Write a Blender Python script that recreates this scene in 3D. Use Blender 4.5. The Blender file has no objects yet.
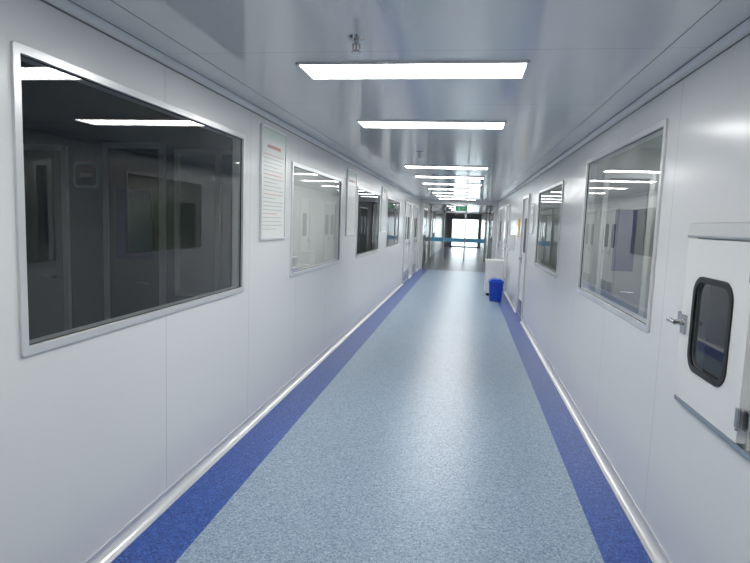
import bpy, math
from mathutils import Vector, Matrix
# ---------------------------------------------------------------- camera
f=560.0; h=1.6; th=math.radians(8.99); ph=math.radians(6.12); s=0.036
F=Vector((-math.sin(th)*math.cos(ph), math.cos(th)*math.cos(ph), -math.sin(ph)))
R0=Vector((math.cos(th), math.sin(th),0)); U0=R0.cross(F)
R=R0*math.cos(s)+U0*math.sin(s); U=-R0*math.sin(s)+U0*math.cos(s)
cam=bpy.data.cameras.new('camera'); co=bpy.data.objects.new('camera',cam)
bpy.context.collection.objects.link(co)
cam.sensor_width=36; cam.lens=f/750*36; cam.clip_start=.02; cam.clip_end=300
m=Matrix((R,U,-F)).transposed().to_4x4(); m.translation=Vector((0,0,h)); co.matrix_world=m
sc=bpy.context.scene; sc.camera=co
sc.view_settings.view_transform='Standard'
sc.view_settings.exposure=0.0

XL=-1.58; XR=1.03; ZC=2.4; T=.06
Y0=-5.0; YM=19.5; YE=40.0; XLO=-4.8; XRO=4.2

# ---------------------------------------------------------------- materials
def lin(c):
    return tuple((x/255/12.92) if x/255<=.04045 else ((x/255+.055)/1.055)**2.4 for x in c)
def M(n,c,rough=.4,metal=0,noise=None,em=0,bump=0,seam=None,ior=1.5,coat=0):
    """c is sRGB 0-255. noise=(scale,amount) seam=(axis,period,offset)"""
    m=bpy.data.materials.new(n); m.use_nodes=True; nt=m.node_tree; N=nt.nodes; L=nt.links
    b=N['Principled BSDF']; col=lin(c)
    b.inputs['Base Color'].default_value=(*col,1); b.inputs['Roughness'].default_value=rough
    b.inputs['Metallic'].default_value=metal; b.inputs['IOR'].default_value=ior
    b.inputs['Coat Weight'].default_value=coat; b.inputs['Coat Roughness'].default_value=.08
    tc=N.new('ShaderNodeTexCoord'); src=None
    if noise:
        nz=N.new('ShaderNodeTexNoise'); nz.inputs['Scale'].default_value=noise[0]; nz.inputs['Detail'].default_value=3
        L.new(tc.outputs['Object'],nz.inputs['Vector'])
        cr=N.new('ShaderNodeValToRGB'); a=noise[1]
        cr.color_ramp.elements[0].position=.35; cr.color_ramp.elements[1].position=.65
        cr.color_ramp.elements[0].color=(*[x*(1-a) for x in col],1); cr.color_ramp.elements[1].color=(*[min(1,x*(1+a)) for x in col],1)
        L.new(nz.outputs['Fac'],cr.inputs['Fac']); src=cr.outputs['Color']
    if seam:
        sp=N.new('ShaderNodeSeparateXYZ'); L.new(tc.outputs['Object'],sp.inputs[0])
        ad=N.new('ShaderNodeMath'); ad.operation='ADD'; ad.inputs[1].default_value=100*seam[1]-seam[2]
        L.new(sp.outputs[seam[0]],ad.inputs[0])
        mo=N.new('ShaderNodeMath'); mo.operation='MODULO'; mo.inputs[1].default_value=seam[1]; L.new(ad.outputs[0],mo.inputs[0])
        lt=N.new('ShaderNodeMath'); lt.operation='LESS_THAN'; lt.inputs[1].default_value=.005; L.new(mo.outputs[0],lt.inputs[0])
        mx=N.new('ShaderNodeMix'); mx.data_type='RGBA'
        mx.inputs['A'].default_value=(*col,1); mx.inputs['B'].default_value=(*[x*.68 for x in col],1)
        if src: L.new(src,mx.inputs['A'])
        L.new(lt.outputs[0],mx.inputs['Factor']); src=mx.outputs['Result']
    if src: L.new(src,b.inputs['Base Color'])
    if em: b.inputs['Emission Color'].default_value=(*col,1); b.inputs['Emission Strength'].default_value=em
    if bump:
        nz=N.new('ShaderNodeTexNoise'); nz.inputs['Scale'].default_value=2.2; L.new(tc.outputs['Object'],nz.inputs['Vector'])
        bp=N.new('ShaderNodeBump'); bp.inputs['Strength'].default_value=bump; bp.inputs['Distance'].default_value=.02
        L.new(nz.outputs['Fac'],bp.inputs['Height']); L.new(bp.outputs[0],b.inputs['Normal'])
    return m
def speckle(n,base,dark,light,scale,rough):
    m=bpy.data.materials.new(n); m.use_nodes=True; nt=m.node_tree; N=nt.nodes; L=nt.links
    b=N['Principled BSDF']; b.inputs['Roughness'].default_value=rough
    tc=N.new('ShaderNodeTexCoord')
    v=N.new('ShaderNodeTexVoronoi'); v.inputs['Scale'].default_value=scale; L.new(tc.outputs['Object'],v.inputs['Vector'])
    sp=N.new('ShaderNodeSeparateColor'); L.new(v.outputs['Color'],sp.inputs[0])
    cr=N.new('ShaderNodeValToRGB'); e=cr.color_ramp.elements
    e[0].position=0; e[0].color=(*lin(dark),1); e[1].position=1; e[1].color=(*lin(light),1)
    for p,c in((.18,dark),(.3,base),(.75,base)):
        q=e.new(p); q.color=(*lin(c),1)
    L.new(sp.outputs[0],cr.inputs['Fac'])
    nz=N.new('ShaderNodeTexNoise'); nz.inputs['Scale'].default_value=.9; nz.inputs['Detail'].default_value=4; L.new(tc.outputs['Object'],nz.inputs['Vector'])
    mx=N.new('ShaderNodeMix'); mx.data_type='RGBA'; mx.blend_type='MULTIPLY'; mx.inputs['Factor'].default_value=.12
    L.new(cr.outputs[0],mx.inputs['A']); L.new(nz.outputs['Fac'],mx.inputs['B']); L.new(mx.outputs['Result'],b.inputs['Base Color'])
    return m
def glass(n,tint=(1,1,1),ior=1.6,rough=0.0):
    m=bpy.data.materials.new(n); m.use_nodes=True; nt=m.node_tree; N=nt.nodes; L=nt.links
    N.remove(N['Principled BSDF']); out=N['Material Output']
    tr=N.new('ShaderNodeBsdfTransparent'); tr.inputs[0].default_value=(*tint,1)
    gl=N.new('ShaderNodeBsdfGlossy'); gl.inputs['Roughness'].default_value=rough
    fr=N.new('ShaderNodeLayerWeight'); fr.inputs['Blend'].default_value=.5
    f0=((ior-1)/(ior+1))**2*1.6
    pw=N.new('ShaderNodeMath'); pw.operation='POWER'; pw.inputs[1].default_value=4.0; L.new(fr.outputs['Facing'],pw.inputs[0])
    mu=N.new('ShaderNodeMath'); mu.operation='MULTIPLY_ADD'; mu.inputs[1].default_value=1-f0; mu.inputs[2].default_value=f0; L.new(pw.outputs[0],mu.inputs[0])
    mx=N.new('ShaderNodeMixShader'); L.new(mu.outputs[0],mx.inputs[0]); L.new(tr.outputs[0],mx.inputs[1]); L.new(gl.outputs[0],mx.inputs[2])
    L.new(mx.outputs[0],out.inputs[0]); return m
WALL_L=M('wall_panel_enamel_left',(222,223,223),.25,seam=('Y',1.18,.42),bump=.03,ior=1.5)
WALL_R=M('wall_panel_enamel_right',(222,223,224),.2,seam=('Y',1.18,3.08-2*1.18),bump=.03,ior=1.5)
CEIL=M('ceiling_panel_enamel',(222,223,224),.11,seam=('Y',1.18,.35),bump=.10,ior=1.75)
VINYL=speckle('vinyl_floor_pale_blue',(148,168,187),(116,138,162),(180,197,211),125,.31)
VBLUE=speckle('vinyl_border_blue',(42,82,164),(20,50,124),(82,122,196),125,.3)
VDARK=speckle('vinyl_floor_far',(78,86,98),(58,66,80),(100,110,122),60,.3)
ALU=M('brushed_aluminium',(222,223,224),.28,.5)
ALUW=M('white_aluminium',(222,222,222),.3,.1)
STEEL=M('satin_steel',(190,192,194),.22,1)
WHITE=M('white_enamel',(228,229,228),.3)
LAMP=M('led_diffuser',(255,254,251),.4,em=18.5)
FILL=M('room_fill_emitter',(250,252,250),.4,em=16)  # glow of the unseen panels that brighten rooms behind the windows
BLACK=M('black_rubber',(22,23,25),.45)
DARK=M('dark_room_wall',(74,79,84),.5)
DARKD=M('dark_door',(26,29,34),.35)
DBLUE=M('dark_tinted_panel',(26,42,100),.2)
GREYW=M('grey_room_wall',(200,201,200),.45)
RFLOOR=M('room_floor_vinyl',(140,148,152),.35,noise=(40,.1))
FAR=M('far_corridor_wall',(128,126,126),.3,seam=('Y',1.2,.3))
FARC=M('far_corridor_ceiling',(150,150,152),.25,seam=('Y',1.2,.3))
BROWN=M('brown_door',(92,76,70),.4)
GLASS=glass('window_glass',(.93,.96,.95)); GLASSD=glass('window_glass_dark',(.42,.46,.5))
BBLUE=M('blue_plastic',(20,62,170),.35,noise=(6,.08)); BLID=M('blue_plastic_lid',(30,80,196),.3)
BAND=M('blue_band',(100,170,215),.4,em=.15)
GREEN=M('exit_green',(10,120,80),.4,em=.9); PAPER=M('paper_white',(232,234,230),.25)
PGREEN=M('paper_green',(200,210,204),.5); INK=M('paper_ink',(168,171,171),.5); RED=M('paper_red',(200,150,146),.5)
YEL=M('sign_yellow',(220,170,40),.5); PGC=M('pale_green_enamel',(165,182,162),.4)
GROUND=M('exterior_paving',(190,192,190),.8,noise=(2,.1))

# ---------------------------------------------------------------- mesh builder
class MB:
    def __init__(s): s.v=[];s.f=[];s.mi=[];s.m=[];s.sm=[]
    def mat(s,m):
        if m not in s.m: s.m.append(m)
        return s.m.index(m)
    def add(s,vs,fs,m,smooth=False):
        o=len(s.v); s.v+=[tuple(x) for x in vs]; k=s.mat(m)
        for q in fs: s.f.append(tuple(i+o for i in q)); s.mi.append(k); s.sm.append(smooth)
    def box(s,x0,x1,y0,y1,z0,z1,m):
        if x0>x1:x0,x1=x1,x0
        if y0>y1:y0,y1=y1,y0
        if z0>z1:z0,z1=z1,z0
        v=[(x,y,z) for x in(x0,x1) for y in(y0,y1) for z in(z0,z1)]
        s.add(v,[(0,1,3,2),(4,6,7,5),(0,4,5,1),(2,3,7,6),(0,2,6,4),(1,5,7,3)],m)
    def cyl(s,p,q,r,m,n=20,r2=None):
        p=Vector(p);q=Vector(q);d=(q-p).normalized();a=d.orthogonal().normalized();b=d.cross(a)
        if r2 is None:r2=r
        vs=[p+(a*math.cos(t)+b*math.sin(t))*r for t in[2*math.pi*i/n for i in range(n)]]+[q+(a*math.cos(t)+b*math.sin(t))*r2 for t in[2*math.pi*i/n for i in range(n)]]
        s.add(vs,[(i,(i+1)%n,n+(i+1)%n,n+i) for i in range(n)],m,True)
        s.add(vs,[tuple(range(n-1,-1,-1)),tuple(range(n,2*n))],m)
    def tube(s,pts,r,m,n=12):
        for a,b in zip(pts,pts[1:]): s.cyl(a,b,r,m,n)
    def prism(s,prof,y0,y1,m,smooth=False):
        n=len(prof); vs=[(x,y0,z) for x,z in prof]+[(x,y1,z) for x,z in prof]
        s.add(vs,[(i,(i+1)%n,n+(i+1)%n,n+i) for i in range(n)],m,smooth)
        s.add(vs,[tuple(range(n-1,-1,-1)),tuple(range(n,2*n))],m)
    def loopx(s,outer,inner,x0,x1,m):
        n=len(outer)
        vs=[(x0,*p) for p in outer]+[(x0,*p) for p in inner]+[(x1,*p) for p in outer]+[(x1,*p) for p in inner]
        fs=[]
        for i in range(n):
            j=(i+1)%n
            fs+=[(i,j,n+j,n+i),(2*n+i,3*n+i,3*n+j,2*n+j),(i,2*n+i,2*n+j,j),(n+i,n+j,3*n+j,3*n+i)]
        s.add(vs,fs,m)
    def platex(s,loop,x0,x1,m):
        n=len(loop); vs=[(x0,*p) for p in loop]+[(x1,*p) for p in loop]
        s.add(vs,[(i,(i+1)%n,n+(i+1)%n,n+i) for i in range(n)]+[tuple(range(n-1,-1,-1)),tuple(range(n,2*n))],m)
    def make(s,name,bevel=0,parent=None,shift=None):
        me=bpy.data.meshes.new(name); me.from_pydata(s.v,[],s.f)
        for m in s.m: me.materials.append(m)
        me.polygons.foreach_set('material_index',s.mi); me.polygons.foreach_set('use_smooth',s.sm)
        o=bpy.data.objects.new(name,me); bpy.context.collection.objects.link(o)
        import bmesh
        b=bmesh.new(); b.from_mesh(me); bmesh.ops.recalc_face_normals(b,faces=b.faces); b.to_mesh(me); b.free()
        if bevel:
            d=o.modifiers.new('bevel','BEVEL'); d.width=bevel; d.segments=2; d.limit_method='ANGLE'; d.angle_limit=math.radians(50)
        if parent: o.parent=parent
        return o
def rrect(y0,y1,z0,z1,r,n=8):
    p=[]
    for cy,cz,a0 in((y1-r,z1-r,0),(y0+r,z1-r,90),(y0+r,z0+r,180),(y1-r,z0+r,270)):
        for i in range(n+1):
            a=math.radians(a0+90*i/n); p.append((cy+r*math.cos(a),cz+r*math.sin(a)))
    return p

def wall_open(name,x0,x1,ya,yb,z0,z1,ops,mat):
    b=MB(); y=ya
    for (a,c,p,q) in sorted(ops):
        if a>y: b.box(x0,x1,y,a,z0,z1,mat)
        if p>z0: b.box(x0,x1,a,c,z0,p,mat)
        if q<z1: b.box(x0,x1,a,c,q,z1,mat)
        y=c
    if y<yb: b.box(x0,x1,y,yb,z0,z1,mat)
    return b.make(name)

LW=[(1.77,3.84,1.06,2.175),(4.94,7.0,1.06,2.11),(8.05,10.2,1.06,2.1),(11.2,13.3,1.06,2.1)]
RW=[(3.25,5.25,1.04,2.2),(6.45,8.5,1.05,2.12)]
PASS=(2.13,2.69,.88,1.55)
DL=[(14.5,15.9,0,2.1),(16.9,18.3,0,2.1)]
DR=[(9.7,10.6,0,2.1),(13.9,14.8,0,2.1),(16.4,17.8,0,2.1)]
ins=.02
cut=lambda w:(w[0]+ins,w[1]-ins,w[2]+ins,w[3]-ins)
wall_open('wall_left',XL-T,XL,Y0,YM,0,ZC,[cut(w) for w in LW]+[(a,b,-.001,q) for a,b,p,q in DL],WALL_L)
wall_open('wall_right',XR,XR+T,Y0,YM,0,ZC,[cut(w) for w in RW]+[PASS]+[(a,b,-.001,q) for a,b,p,q in DR],WALL_R)
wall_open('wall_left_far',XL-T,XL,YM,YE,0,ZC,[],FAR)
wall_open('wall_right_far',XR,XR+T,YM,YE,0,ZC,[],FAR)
b=MB(); b.box(XLO,XRO,Y0-.1,Y0,0,ZC,WALL_L); b.make('wall_back')
b=MB(); b.box(XLO-.1,XLO,Y0-.1,YM,0,ZC,GREYW); b.make('wall_left_outer')
b=MB(); b.box(XRO,XRO+.1,Y0-.1,YM,0,ZC,GREYW); b.make('wall_right_outer')
b=MB()
for x0,x1,m in((XLO-.1,XL,RFLOOR),(XL,-1.245,VBLUE),(-1.245,.745,VINYL),(.745,XR,VBLUE),(XR,XRO+.1,RFLOOR)):
    b.box(x0,x1,Y0-.1,YM,-.1,0,m)
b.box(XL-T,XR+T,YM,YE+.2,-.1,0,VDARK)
b.make('floor')
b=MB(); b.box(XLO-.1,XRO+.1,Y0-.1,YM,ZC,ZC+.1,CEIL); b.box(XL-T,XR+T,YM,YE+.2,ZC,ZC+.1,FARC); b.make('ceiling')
def cove(sx,x,z,r,sz):
    p=[(x,z)]
    for i in range(9):
        a=math.radians(90*i/8); p.append((x+sx*r*(1-math.sin(a)), z+sz*r*(1-math.cos(a))))
    return p
def segs(ya,yb,ops):
    y=ya; out=[]
    for a,c,_,_ in sorted(ops):
        out.append((y,a-.05)); y=c+.05
    out.append((y,yb)); return out
for nm,x,sx,ops in(('baseboard_left',XL,1,DL),('baseboard_right',XR,-1,DR)):
    b=MB()
    for y0,y1 in segs(Y0,YM,ops):
        b.prism(cove(sx,x,0,.052,1),y0,y1,ALU,True)
        b.box(x,x+sx*.006,y0,y1,.05,.064,ALU)
    b.make(nm)
GAP=M('ceiling_joint_shadow_gap',(120,122,126),.5)
for nm,x,sx in(('trim_ceiling_left',XL,1),('trim_ceiling_right',XR,-1)):
    b=MB(); b.prism(cove(sx,x,ZC,.036,-1),Y0,YM,ALUW,True)
    b.box(x,x+sx*.003,Y0,YM,ZC-.041,ZC-.035,GAP); b.box(x+sx*.034,x+sx*.04,Y0,YM,ZC-.002,ZC,GAP)
    b.box(x+sx*.20,x+sx*.204,Y0,YM,ZC-.001,ZC,GAP); b.make(nm)

def window(i,side,w,g=GLASS):
    y0,y1,z0,z1=w; fw=.034; b=MB()
    X=XL if side<0 else XR; out=X-side*.012; inn=X+side*(T+.012)
    ol=rrect(y0,y1,z0,z1,.012,3); il=rrect(y0+fw,y1-fw,z0+fw,z1-fw,.006,3)
    b.loopx(ol,il,out,X-side*.0,ALU)
    o2=rrect(y0+ins,y1-ins,z0+ins,z1-ins,.006,3)
    b.loopx(o2,il,X,inn,ALU)
    xg=X+side*.006
    b.add([(xg,y0+fw,z0+fw),(xg,y1-fw,z0+fw),(xg,y1-fw,z1-fw),(xg,y0+fw,z1-fw)],[(0,1,2,3)],g)
    i2=rrect(y0+fw+.004,y1-fw-.004,z0+fw+.004,z1-fw-.004,.006,3)
    b.loopx(il,i2,xg-side*.004,xg+side*.004,BLACK)
    b.make('window_%d'%i,.003)
for i,w in enumerate(LW): window(i+1,-1,w)
for i,w in enumerate(RW): window(i+5,1,w)

def door(i,side,w,leafm,double=False):
    y0,y1,z0,z1=w; b=MB(); X=XL if side<0 else XR; o=X-side*.03; n=X+side*T
    b.box(o,n,y0-.045,y0+.01,0,z1+.045,ALU); b.box(o,n,y1-.01,y1+.045,0,z1+.045,ALU); b.box(o,n,y0,y1,z1-.01,z1+.045,ALU)
    cuts=[y0+.01,y1-.01] if not double else [y0+.01,(y0+y1)/2,y1-.01]
    for a,c in zip(cuts,cuts[1:]):
        b.box(X+side*.005,X+side*.045,a+.004,c-.004,.01,z1-.012,leafm)
        my=(a+c)/2
        b.loopx(rrect(my-.17,my+.17,1.15,1.75,.05),rrect(my-.14,my+.14,1.18,1.72,.04),X-side*.004,X+side*.006,BLACK)
        b.platex(rrect(my-.14,my+.14,1.18,1.72,.04),X+side*.0,X+side*.004,DARKD)
        b.box(X+side*.003,X+side*.006,a+.03,c-.03,.03,.28,STEEL)
        hy=c-.09
        b.cyl((X,hy,1.02),(X-side*.05,hy,1.02),.012,STEEL); b.cyl((X-side*.05,hy,1.02),(X-side*.05,hy-.12,1.02),.01,STEEL)
        b.box(X-side*.006,X,hy-.022,hy+.022,.93,1.1,STEEL)
    b.make('door_%d'%i)
door(1,-1,DL[0],WHITE,True); door(2,-1,DL[1],GREYW,True)
door(3,1,DR[0],WHITE); door(4,1,DR[1],WHITE); door(5,1,DR[2],GREYW,True)

def light(x0,x1,y0,y1,name='ceiling_light_panel',lm=LAMP):
    b=MB(); z=ZC-.012; r=.014
    b.box(x0-r,x1+r,y0-r,y0,z,ZC,WHITE); b.box(x0-r,x1+r,y1,y1+r,z,ZC,WHITE)
    b.box(x0-r,x0,y0,y1,z,ZC,WHITE); b.box(x1,x1+r,y0,y1,z,ZC,WHITE)
    b.box(x0,x1,y0,y1,z+.004,ZC-.001,lm); b.make(name)
ys=[-1.8,1.3,3.03,4.65]+[8.10+1.66*i for i in range(8)]+[22.6,25.5,28.5,32.0]
for y in ys: light(-.895,.25,y-.14,y+.14)

for x,y in((-.516,2.50),(-.56,6.4),(-.56,9.3),(-.56,12.4)):
    b=MB(); b.cyl((x,y,ZC),(x,y,ZC-.012),.036,STEEL,24,.03); b.cyl((x,y,ZC-.01),(x,y,ZC-.03),.011,STEEL)
    b.cyl((x,y,ZC-.03),(x,y,ZC-.036),.018,STEEL)
    b.tube([(x-.014,y,ZC-.035),(x-.016,y,ZC-.05),(x,y,ZC-.065),(x+.016,y,ZC-.05),(x+.014,y,ZC-.035)],.003,STEEL,8)
    b.cyl((x,y,ZC-.064),(x,y,ZC-.068),.021,STEEL,16); b.cyl((x,y,ZC-.036),(x,y,ZC-.064),.0035,RED,8)
    b.make('ceiling_sprinkler')

def board(y0,y1,z0,z1,head,n):
    b=MB(); x=XL+.001; fr=.016
    b.box(x,x+.018,y0,y0+fr,z0,z1,ALU); b.box(x,x+.018,y1-fr,y1,z0,z1,ALU)
    b.box(x,x+.018,y0+fr,y1-fr,z0,z0+fr,ALU); b.box(x,x+.018,y0+fr,y1-fr,z1-fr,z1,ALU)
    b.box(x,x+.01,y0+fr,y1-fr,z0+fr,z1-fr,PAPER)
    w=y1-y0; b.box(x+.01,x+.0112,y0+fr,y1-fr,z1-.09,z1-fr,PGREEN)
    b.box(x+.01,x+.0115,y0+.14,y1-.14,z1-.16,z1-.135,head)
    k=0; z=z1-.21
    while z>z0+.07:
        L=w-.12-(.16 if k%4==3 else 0)-.05*((k*7)%3)/3
        b.box(x+.01,x+.0111,y0+.06,y0+.06+L,z-.006,z,INK if k%5 else RED); z-=.031; k+=1
    b.make('notice_board',.002)
board(4.15,4.74,1.42,2.31,RED,0); board(7.3,7.9,1.4,2.28,RED,1); board(10.4,11.0,1.4,2.25,RED,2)
b=MB(); b.box(XR-.012,XR-.001,9.0,9.4,1.5,1.95,ALU); b.box(XR-.014,XR-.012,9.02,9.38,1.52,1.93,PAPER); b.box(XR-.0145,XR-.014,9.06,9.34,1.8,1.87,PGREEN); b.make('wall_sign')
b=MB(); b.box(XR-.012,XR-.001,11.3,11.6,1.4,1.75,YEL); b.box(XR-.014,XR-.012,11.33,11.57,1.43,1.6,PAPER); b.make('warning_sign')

# ---------------------------------------------------------------- pass box (right wall)
root=bpy.data.objects.new('pass_through_box',None); bpy.context.collection.objects.link(root)
b=MB(); y0,y1,z0,z1=PASS
b.box(XR+T,XR+.62,y0-.02,y0,z0-.02,z1+.02,STEEL); b.box(XR+T,XR+.62,y1,y1+.02,z0-.02,z1+.02,STEEL)
b.box(XR+T,XR+.62,y0,y1,z0-.02,z0,STEEL); b.box(XR+T,XR+.62,y0,y1,z1,z1+.02,STEEL); b.box(XR+.6,XR+.62,y0,y1,z0,z1,DARKD)
b.make('cavity',parent=root)
b=MB()
ol=rrect(y0-.03,y1+.03,z0-.045,z1+.03,.005,2); il=rrect(y0+.01,y1-.01,z0+.01,z1-.01,.004,2)
b.loopx(ol,il,XR-.008,XR,WHITE)
b.make('flange',.002,root)
b=MB()
dx0,dx1=XR-.042,XR-.010; gw=rrect(2.24,2.585,1.02,1.41,.07)
def rectloop(y0,y1,z0,z1,n=8):
    p=[]
    for (cy,cz) in((y1,z1),(y0,z1),(y0,z0),(y1,z0)):
        p+=[(cy,cz)]*(n+1)
    return p
b.loopx(rectloop(2.11,2.71,.86,1.575),gw,dx0,dx1,WHITE)
b.make('door_leaf',0,root)
b=MB(); g2=rrect(2.256,2.569,1.036,1.394,.057); g0=rrect(2.230,2.595,1.01,1.42,.08)
b.loopx(g0,g2,dx0-.006,dx0+.004,BLACK); b.make('gasket',.002,root)
b=MB(); b.add([(dx0+.008,*p) for p in g2],[tuple(range(len(g2)))],GLASSD)
b.make('vision_glass',0,root)
b=MB()
b.prism([(XR,1.58),(XR-.045,1.58),(XR-.05,1.59),(XR-.042,1.64),(XR,1.648)],1.2,2.71,M('hood_aluminium',(190,192,194),.35,.4))
b.make('hood_strip',.003,root)
b=MB()
b.box(dx0-.01,dx0,2.64,2.69,1.15,1.235,STEEL); b.cyl((dx0,2.667,1.2),(dx0-.045,2.667,1.2),.013,STEEL)
b.tube([(dx0-.045,2.66,1.2),(dx0-.05,2.69,1.205),(dx0-.045,2.74,1.2)],.01,STEEL)
b.box(XR-.03,XR-.0,2.74,2.79,1.17,1.235,STEEL)
b.make('lever_latch',.002,root)
b=MB()
for z in(.95,1.47):
    b.cyl((dx0-.005,2.10,z-.04),(dx0-.005,2.10,z+.04),.008,STEEL); b.box(XR-.03,XR,2.06,2.10,z-.035,z+.035,STEEL); b.box(dx0-.003,dx0,2.11,2.13,z-.035,z+.035,STEEL)
b.make('hinges',0,root)
b=MB(); b.box(XR-.028,XR,1.2,2.74,.828,.840,STEEL); b.box(XR-.03,XR-.026,1.2,2.74,.828,.85,STEEL); b.make('sill_rail',.002,root)

# ---------------------------------------------------------------- rooms behind windows
def part(name,x0,x1,y,m,ops=()):
    b=MB(); b.box(x0,x1,y,y+.08,0,ZC,m); return b.make(name)
LX=(XLO,XL-T); RX=(XR+T,XRO)
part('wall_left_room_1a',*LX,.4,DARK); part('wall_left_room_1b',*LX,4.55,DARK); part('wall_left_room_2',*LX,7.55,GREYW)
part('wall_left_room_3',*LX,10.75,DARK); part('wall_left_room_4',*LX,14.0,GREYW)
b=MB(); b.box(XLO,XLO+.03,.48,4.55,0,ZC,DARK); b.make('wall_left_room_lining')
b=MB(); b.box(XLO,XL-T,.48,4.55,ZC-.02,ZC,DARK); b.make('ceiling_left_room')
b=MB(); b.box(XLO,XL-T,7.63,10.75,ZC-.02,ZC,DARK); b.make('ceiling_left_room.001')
part('wall_right_room_1a',*RX,2.95,GREYW); part('wall_right_room_1b',*RX,5.85,GREYW); part('wall_right_room_2',*RX,9.2,GREYW)
yp=4.54
def pdoor(name,x0,x1,z1,leaf,y,fm=ALU,win=None):
    b=MB(); fw=.05
    b.box(x0-fw,x0,y-.04,y,0,z1+fw,fm); b.box(x1,x1+fw,y-.04,y,0,z1+fw,fm); b.box(x0,x1,y-.04,y,z1,z1+fw,fm)
    b.box(x0,x1,y-.025,y,.005,z1,leaf)
    if win:
        cx=(x0+x1)/2; b.box(cx-win,cx+win,y-.03,y-.024,1.2,1.8,DBLUE)
    b.cyl((x1-.08,y-.025,1.0),(x1-.08,y-.08,1.0),.012,STEEL); b.cyl((x1-.08,y-.08,1.0),(x1-.2,y-.08,1.0),.01,STEEL)
    b.make(name,.003)
pdoor('door_6',-4.3,-3.55,2.12,M('grey_door',(130,136,142),.4),yp,M('dull_frame',(196,200,204),.35,.2))
pdoor('door_7',-3.1,-2.62,2.15,DARKD,yp,M('dull_frame_b',(178,182,188),.35,.2),.17)
b=MB()
sg=[(p[0],p[1]) for p in rrect(-3.45,-3.2,1.80,2.03,.04)]
b.add([(px,yp-.012,pz) for px,pz in sg],[tuple(range(len(sg)))],M('sign_green',(170,205,190),.5))
sg2=rrect(-3.425,-3.225,1.825,2.005,.03)
b.add([(px,yp-.014,pz) for px,pz in sg2],[tuple(range(len(sg2)))],DARKD); b.box(-3.39,-3.26,yp-.016,yp-.0145,1.90,1.93,PAPER); b.make('door_sign')
b=MB()
DF=M('dull_frame_c',(200,200,200),.35,.2)
for x in(-2.45,-2.08,-1.7): b.box(x-.02,x+.02,yp-.05,yp,0.9,2.15,DF)
b.box(-2.45,-1.7,yp-.05,yp,.9,.94,DF); b.box(-2.45,-1.7,yp-.05,yp,2.11,2.15,DF); b.box(-2.45,-1.7,yp-.02,yp-.01,.94,2.11,M('screen_panel',(140,146,150),.2)); b.make('interior_glazed_screen')
def roomfill(x,y,m=FILL): light(x-.55,x+.55,y-.14,y+.14,'room_fill_panel',m)
for x,y in((-3.1,5.6),(-2.6,6.8),(-3.0,12.2),(2.6,3.7),(2.6,4.9),(3.5,4.3),(2.6,7.0),(2.6,8.3)): roomfill(x,y)  # unseen ceiling panels, extra ones added to brighten the rooms behind glass
def sink(x0,x1,y0,y1,side,hb):
    b=MB(); b.box(x0+.02,x1-.02,y0+.02,y1-.02,0,hb-.04,WHITE); b.box(x0,x1,y0,y1,hb-.04,hb,PAPER)
    cx=(x0+x1)/2
    for cy in(y0+(y1-y0)*.28,y0+(y1-y0)*.72):
        o=[(cx+.2*math.cos(a),cy+.26*math.sin(a)) for a in[2*math.pi*i/24 for i in range(24)]]
        n=24; vs=[(x,y,hb) for x,y in o]+[(x,y,hb+.12) for x,y in o]+[(cx+(x-cx)*.9,cy+(y-cy)*.9,hb+.12) for x,y in o]+[(cx+(x-cx)*.6,cy+(y-cy)*.6,hb+.03) for x,y in o]
        fs=[]
        for k in range(3): fs+=[(k*n+i,k*n+(i+1)%n,(k+1)*n+(i+1)%n,(k+1)*n+i) for i in range(n)]
        fs.append(tuple(range(3*n,4*n))); b.add(vs,fs,WHITE,True)
        xb=cx+side*.24
        b.tube([(xb,cy,hb),(xb,cy,hb+.3),(xb-side*.05,cy,hb+.36),(xb-side*.13,cy,hb+.36),(xb-side*.16,cy,hb+.3)],.012,STEEL)
        b.cyl((xb,cy+.08,hb),(xb,cy+.08,hb+.08),.012,STEEL)
    b.make('sink_cabinet',.004)
sink(-2.65,-2.1,5.9,7.5,-1,.98)
pdoor('door_8',-3.6,-2.85,2.1,M('grey_door_b',(160,164,168),.4),7.54,ALU,.15)
pdoor('door_9',1.35,1.72,2.1,M('grey_door_c',(150,153,155),.4),5.84,ALU,.1)
def cabinet(x0,x1,y0,y1,z1,m,name):
    b=MB(); b.box(x0,x1,y0,y1,.08,z1,m); b.box(x0+.02,x1-.02,y0+.03,y1,0,.08,BLACK)
    mx=(x0+x1)/2
    for a,c in((x0,mx),(mx,x1)):
        for za,zb in((.1,z1*.48),(z1*.5,z1-.02)): b.box(a+.008,c-.008,y0-.018,y0,za,zb,m)
    for zz in(z1*.3,z1*.7):
        b.box(mx-.05,mx-.03,y0-.035,y0-.018,zz,zz+.1,STEEL); b.box(mx+.03,mx+.05,y0-.035,y0-.018,zz,zz+.1,STEEL)
    b.make(name,.003)
cabinet(1.95,2.75,5.38,5.84,1.85,PGC,'storage_cabinet'); cabinet(2.85,3.65,5.38,5.84,1.85,WHITE,'storage_cabinet')
cabinet(1.5,2.4,8.7,9.19,1.8,PGC,'storage_cabinet'); cabinet(-4.2,-3.3,13.5,13.99,1.8,WHITE,'storage_cabinet'); cabinet(-3.2,-2.4,10.25,10.74,1.8,DARK,'storage_cabinet')

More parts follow.
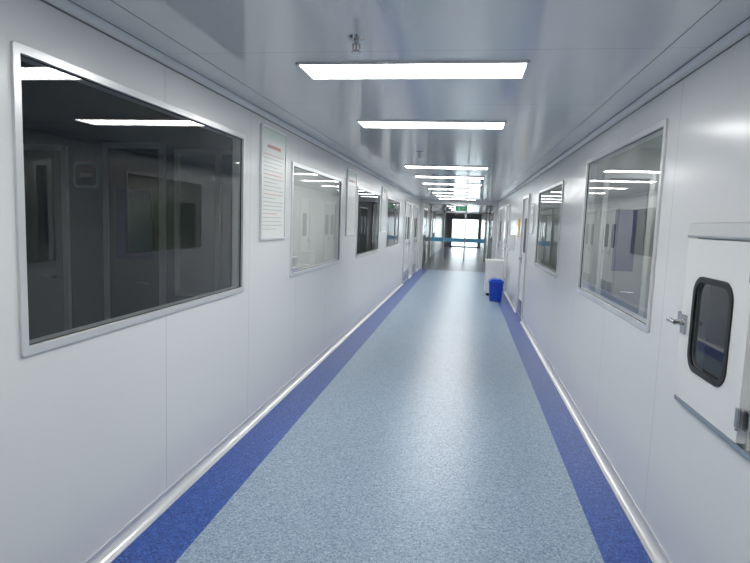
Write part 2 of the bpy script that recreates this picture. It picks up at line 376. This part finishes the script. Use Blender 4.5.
# ---------------------------------------------------------------- corridor objects
b=MB(); bx0,bx1,by0,by1=.55,.84,12.05,12.4; hh=.40
def taper(x0,x1,y0,y1,z0,z1,e,m,wall=.012):
    lo=[(x0+e,y0+e),(x1-e,y0+e),(x1-e,y1-e),(x0+e,y1-e)]; hi=[(x0,y0),(x1,y0),(x1,y1),(x0,y1)]
    b.add([(x,y,z0) for x,y in lo]+[(x,y,z1) for x,y in hi],[(0,1,5,4),(1,2,6,5),(2,3,7,6),(3,0,4,7),(3,2,1,0),(4,5,6,7)],m)
taper(bx0,bx1,by0,by1,0.0,hh,.025,BBLUE)
b.box(bx0-.012,bx1+.012,by0-.012,by1+.012,hh,hh+.03,BLID)
b.prism([(bx0,hh+.03),(bx1,hh+.03),(bx1-.05,hh+.07),(bx0+.05,hh+.07)],by0,by1,BLID)
b.box((bx0+bx1)/2-.05,(bx0+bx1)/2+.05,by0-.045,by0+.03,.015,.035,BLID)
b.make('blue_waste_bin',.006)
b=MB(); b.box(.50,.88,13.0,13.5,.06,.75,WHITE); b.box(.48,.90,12.98,13.52,.75,.82,PAPER)
b.box(.52,.685,12.985,13.0,.09,.72,WHITE); b.box(.695,.86,12.985,13.0,.09,.72,WHITE); b.box(.54,.86,13.02,13.5,0,.06,BLACK)
b.box(.665,.675,12.965,12.985,.35,.45,STEEL); b.box(.705,.715,12.965,12.985,.35,.45,STEEL)
b.make('white_side_cabinet',.008)
b=MB(); b.box(.90,XR-.001,12.2,12.42,1.1,1.42,WHITE); b.box(.89,.90,12.24,12.38,1.14,1.2,INK); b.make('hand_sanitizer_dispenser',.015)
b=MB(); b.box(XL,XL+.12,YM-.1,YM+.1,0,ZC,ALU); b.box(XR-.12,XR,YM-.1,YM+.1,0,ZC,ALU); b.box(XL+.12,XR-.12,YM-.1,YM+.1,2.28,ZC,ALU); b.make('trim_portal_frame')
b=MB(); b.box(-.42,.0,21.0,21.06,2.1,2.26,BLACK); b.box(-.40,-.02,20.992,21.0,2.115,2.245,GREEN)
b.box(-.3,-.26,20.988,20.992,2.14,2.22,PAPER); b.box(-.2,-.08,20.988,20.992,2.165,2.195,PAPER)
b.cyl((-.35,21.03,2.26),(-.35,21.03,ZC),.006,STEEL); b.cyl((-.07,21.03,2.26),(-.07,21.03,ZC),.006,STEEL); b.make('exit_sign')
b=MB(); yy=25.0
for x in(XL+.03,-.95,-.03,.85,XR-.03): b.box(x-.03,x+.03,yy-.03,yy+.03,0,ZC,STEEL)
b.box(XL,XR,yy-.03,yy+.03,2.1,2.16,STEEL)
for x0,x1 in((XL+.06,-.98),(.0-0,.82)):
    b.box(x0,x1,yy-.004,yy+.004,.82,1.0,BAND)
b.box(-.92,-.06,yy-.004,yy+.004,.82,1.0,BAND)
b.add([(XL+.06,yy,0),(XR-.06,yy,0),(XR-.06,yy,2.1),(XL+.06,yy,2.1)],[(0,1,2,3)],GLASS); b.make('glazed_partition_door')
for k,(x,sd,y) in enumerate(((XL,-1,20.6),(XL,-1,27),(XR,1,22),(XR,1,29))):
    b=MB(); o=x-sd*.02
    b.box(o,x,y,y+1.6,0,2.1,BROWN if sd<0 else DARKD); b.box(x-sd*.04,x,y-.06,y,0,2.16,STEEL); b.box(x-sd*.04,x,y+1.6,y+1.66,0,2.16,STEEL); b.box(x-sd*.04,x,y,y+1.6,2.1,2.16,STEEL)
    b.box(x-sd*.026,o,y+.25,y+.6,1.1,1.8,DBLUE); b.box(x-sd*.026,o,y+1.0,y+1.35,1.1,1.8,DBLUE); b.box(x-sd*.07,o,y+.74,y+.78,.95,1.15,STEEL); b.box(x-sd*.07,o,y+.82,y+.86,.95,1.15,STEEL)
    b.make('door_%d'%(10+k))
b=MB(); b.box(XL-T,-1.0,YE,YE+.2,0,ZC,FAR); b.box(.88,XR+T,YE,YE+.2,0,ZC,FAR); b.box(-1.0,.88,YE,YE+.2,2.0,ZC,FAR); b.make('wall_end')
b=MB()
for x in(-.97,-.06,.85): b.box(x-.03,x+.03,YE+.02,YE+.08,0,2.0,STEEL)
b.box(-1.0,.88,YE+.02,YE+.08,1.95,2.0,STEEL); b.box(-1.0,.88,YE+.02,YE+.08,0,.1,STEEL)
b.add([(-1.0,YE+.05,0),(.88,YE+.05,0),(.88,YE+.05,2.0),(-1.0,YE+.05,2.0)],[(0,1,2,3)],GLASS); b.make('window_7')
b=MB(); b.box(-12,12,YE+.2,YE+40,-.12,-.02,GROUND); b.make('exterior_ground')
w=bpy.data.worlds.new('overcast_sky'); sc.world=w; w.use_nodes=True
bg=w.node_tree.nodes['Background']; bg.inputs[0].default_value=(.86,.93,1,1); bg.inputs[1].default_value=8
